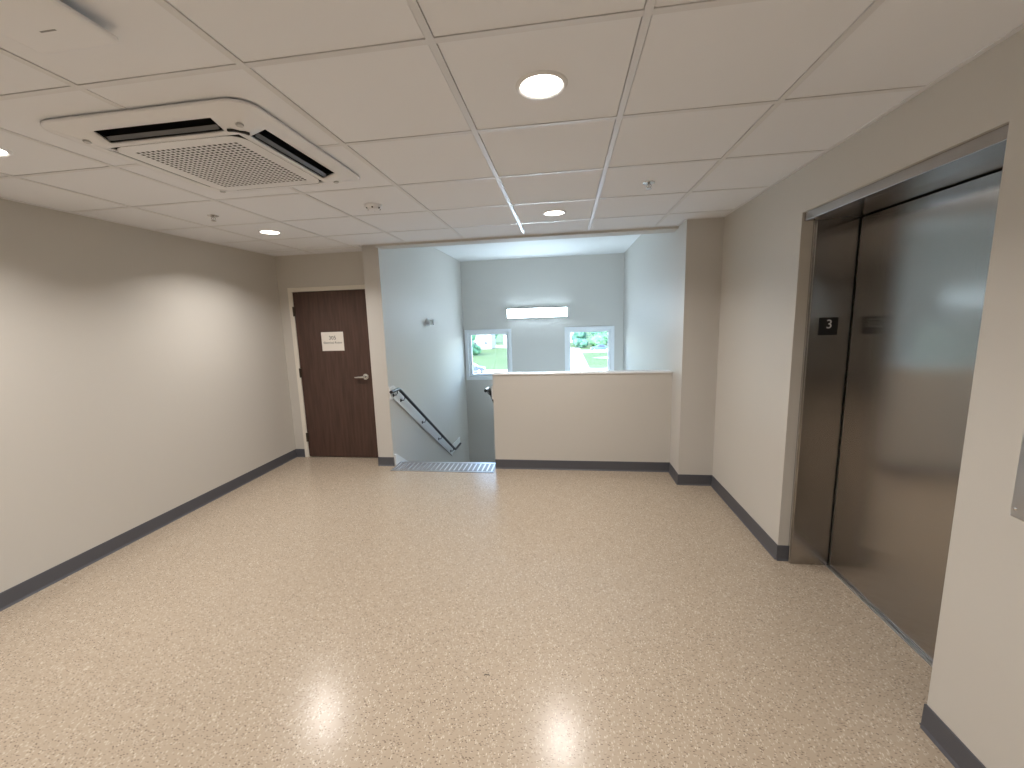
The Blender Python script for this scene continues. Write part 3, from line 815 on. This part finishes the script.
def car(loc, rotz, m, label):
    t = thing('car', label, 'car', loc, 'parked cars outside', rotz=rotz)
    prof = [(-2.25, .35), (-2.28, .62), (-2.1, .86), (-1.55, .95), (-.75, 1.40), (.35, 1.44), (1.05, .98), (1.9, .84), (2.22, .66), (2.25, .35)]
    bm = bm_new()
    rings = []
    for y, sc_ in ((-.86, .0), (-.78, 1), (.78, 1), (.86, .0)):
        rings.append([bm.verts.new((x, y * (1 if z < 1 else .84), z if sc_ else min(z, .95) * .98 + .01)) for x, z in prof])
    for a, b in zip(rings, rings[1:]):
        for i in range(len(prof)): bm.faces.new((a[i], a[(i + 1) % len(prof)], b[(i + 1) % len(prof)], b[i]))
    bm.faces.new(rings[0]); bm.faces.new(rings[-1][::-1])
    obj('body', bm, m, t, bevel=.05)
    for sy in (-1, 1):
        bm = bm_new(); prism(bm, [(-1.25, .98), (-.70, 1.33), (.30, 1.36), (.85, .98)], 'y', sy * .70, sy * .74)
        obj('side_window', bm, CARGL, t)
    bm = bm_new(); q = [(1.04, .99), (.42, 1.40), (.50, 1.43), (1.12, 1.0)]; prism(bm, q, 'y', -.60, .60)
    obj('windscreen', bm, CARGL, t)
    for x in (-1.4, 1.38):
        for sy in (-1, 1):
            bm = bm_new(); Mw = Matrix.Translation((x, sy * .80, .33)) @ Matrix.Rotation(R(-90 * sy), 4, 'X')
            lathe(bm, [(0, -.09), (.30, -.09), (.33, -.06), (.33, .06), (.30, .09), (.21, .085)], 24, Mw); w = obj('wheel', bm, TYRE, t, smooth=True)
            bm = bm_new(); lathe(bm, [(.215, .086), (.19, .075), (.05, .095), (0, .095)], 20, Mw); obj('hubcap', bm, HUB, w, smooth=True)
    for sy in (-1, 1):
        bm = bm_new(); box(bm, 2.12, 2.245, sy * .62 - .16, sy * .62 + .16, .60, .72); obj('headlight', bm, CARL, t, bevel=.02)
    return t
car((8.1, 100.2, G + .022), math.pi, CARB, 'blue car parked on the street, seen through the right window')
car((-14.4, 62.5, G + .02), 0.12, CARD, 'dark car parked at the lower left corner of the left window')

# ------------------------------------------------------------------ light
sun = bpy.data.lights.new('sun', 'SUN'); sun.energy = 5.5; sun.angle = .01; sun.color = (1, .95, .86)
so = bpy.data.objects.new('sun', sun); C.objects.link(so); so.rotation_euler = (R(42), 0, R(-25))
# added unseen lamps, continuing the ceiling light rows behind the camera
for i, (x, y) in enumerate(((cx0, GY - 2.5 * T0), (cx1, GY - 2.5 * T0), (cx0, GY - 5.5 * T0), (cx1, GY - 5.5 * T0))):
    beam(None, (x, y, H - .009))

# added unseen fill lamp under the lobby floor, brightens the stairwell walls
la = bpy.data.lights.new('stair_fill_lamp', 'AREA'); la.shape = 'RECTANGLE'; la.size = 1.1; la.size_y = .16; la.color = (.66, .85, 1.0); la.energy = 85
lo = bpy.data.objects.new('stair_fill_lamp', la); C.objects.link(lo); lo.location = (.3, YS + .10, -1.0); lo.rotation_euler = (R(-90), 0, R(180))

w = bpy.data.worlds.new('sky'); bpy.context.scene.world = w; w.use_nodes = True
nt = w.node_tree; bg = nt.nodes['Background']
st = nt.nodes.new('ShaderNodeTexSky'); st.sky_type = 'NISHITA'; st.sun_disc = False; st.sun_elevation = R(48); st.sun_rotation = R(200); st.altitude = 0
st.air_density = 1.0; st.dust_density = 2.0
nt.links.new(st.outputs[0], bg.inputs['Color']); bg.inputs['Strength'].default_value = 3.2

# ------------------------------------------------------------------ camera
cam = bpy.data.cameras.new('camera'); co = bpy.data.objects.new('camera', cam); C.objects.link(co)
yaw, pitch, roll, f = .1471, -.15356, -.03166, 419.28
F_ = Vector((-math.sin(yaw) * math.cos(pitch), math.cos(yaw) * math.cos(pitch), math.sin(pitch)))
r0 = Vector((math.cos(yaw), math.sin(yaw), 0)); u0 = r0.cross(F_)
Rv = math.cos(roll) * r0 + math.sin(roll) * u0; Uv = -math.sin(roll) * r0 + math.cos(roll) * u0
M = Matrix((Rv, Uv, -F_)).transposed().to_4x4(); M.translation = (0, 0, 1.605)
co.matrix_world = M
cam.sensor_width = 36; cam.sensor_fit = 'HORIZONTAL'; cam.lens = 36 * f / 1024
cam.shift_x = 7.8 / 1024; cam.shift_y = .6 / 1024
cam.clip_start = .02; cam.clip_end = 600
sn = bpy.context.scene; sn.camera = co
vs = sn.view_settings; vs.view_transform = 'Standard'; vs.look = 'None'; vs.exposure = .22; vs.gamma = 1; vs.use_curve_mapping = False
sn.cycles.max_bounces = 10; sn.cycles.diffuse_bounces = 6; sn.cycles.glossy_bounces = 4; sn.cycles.sample_clamp_indirect = 6
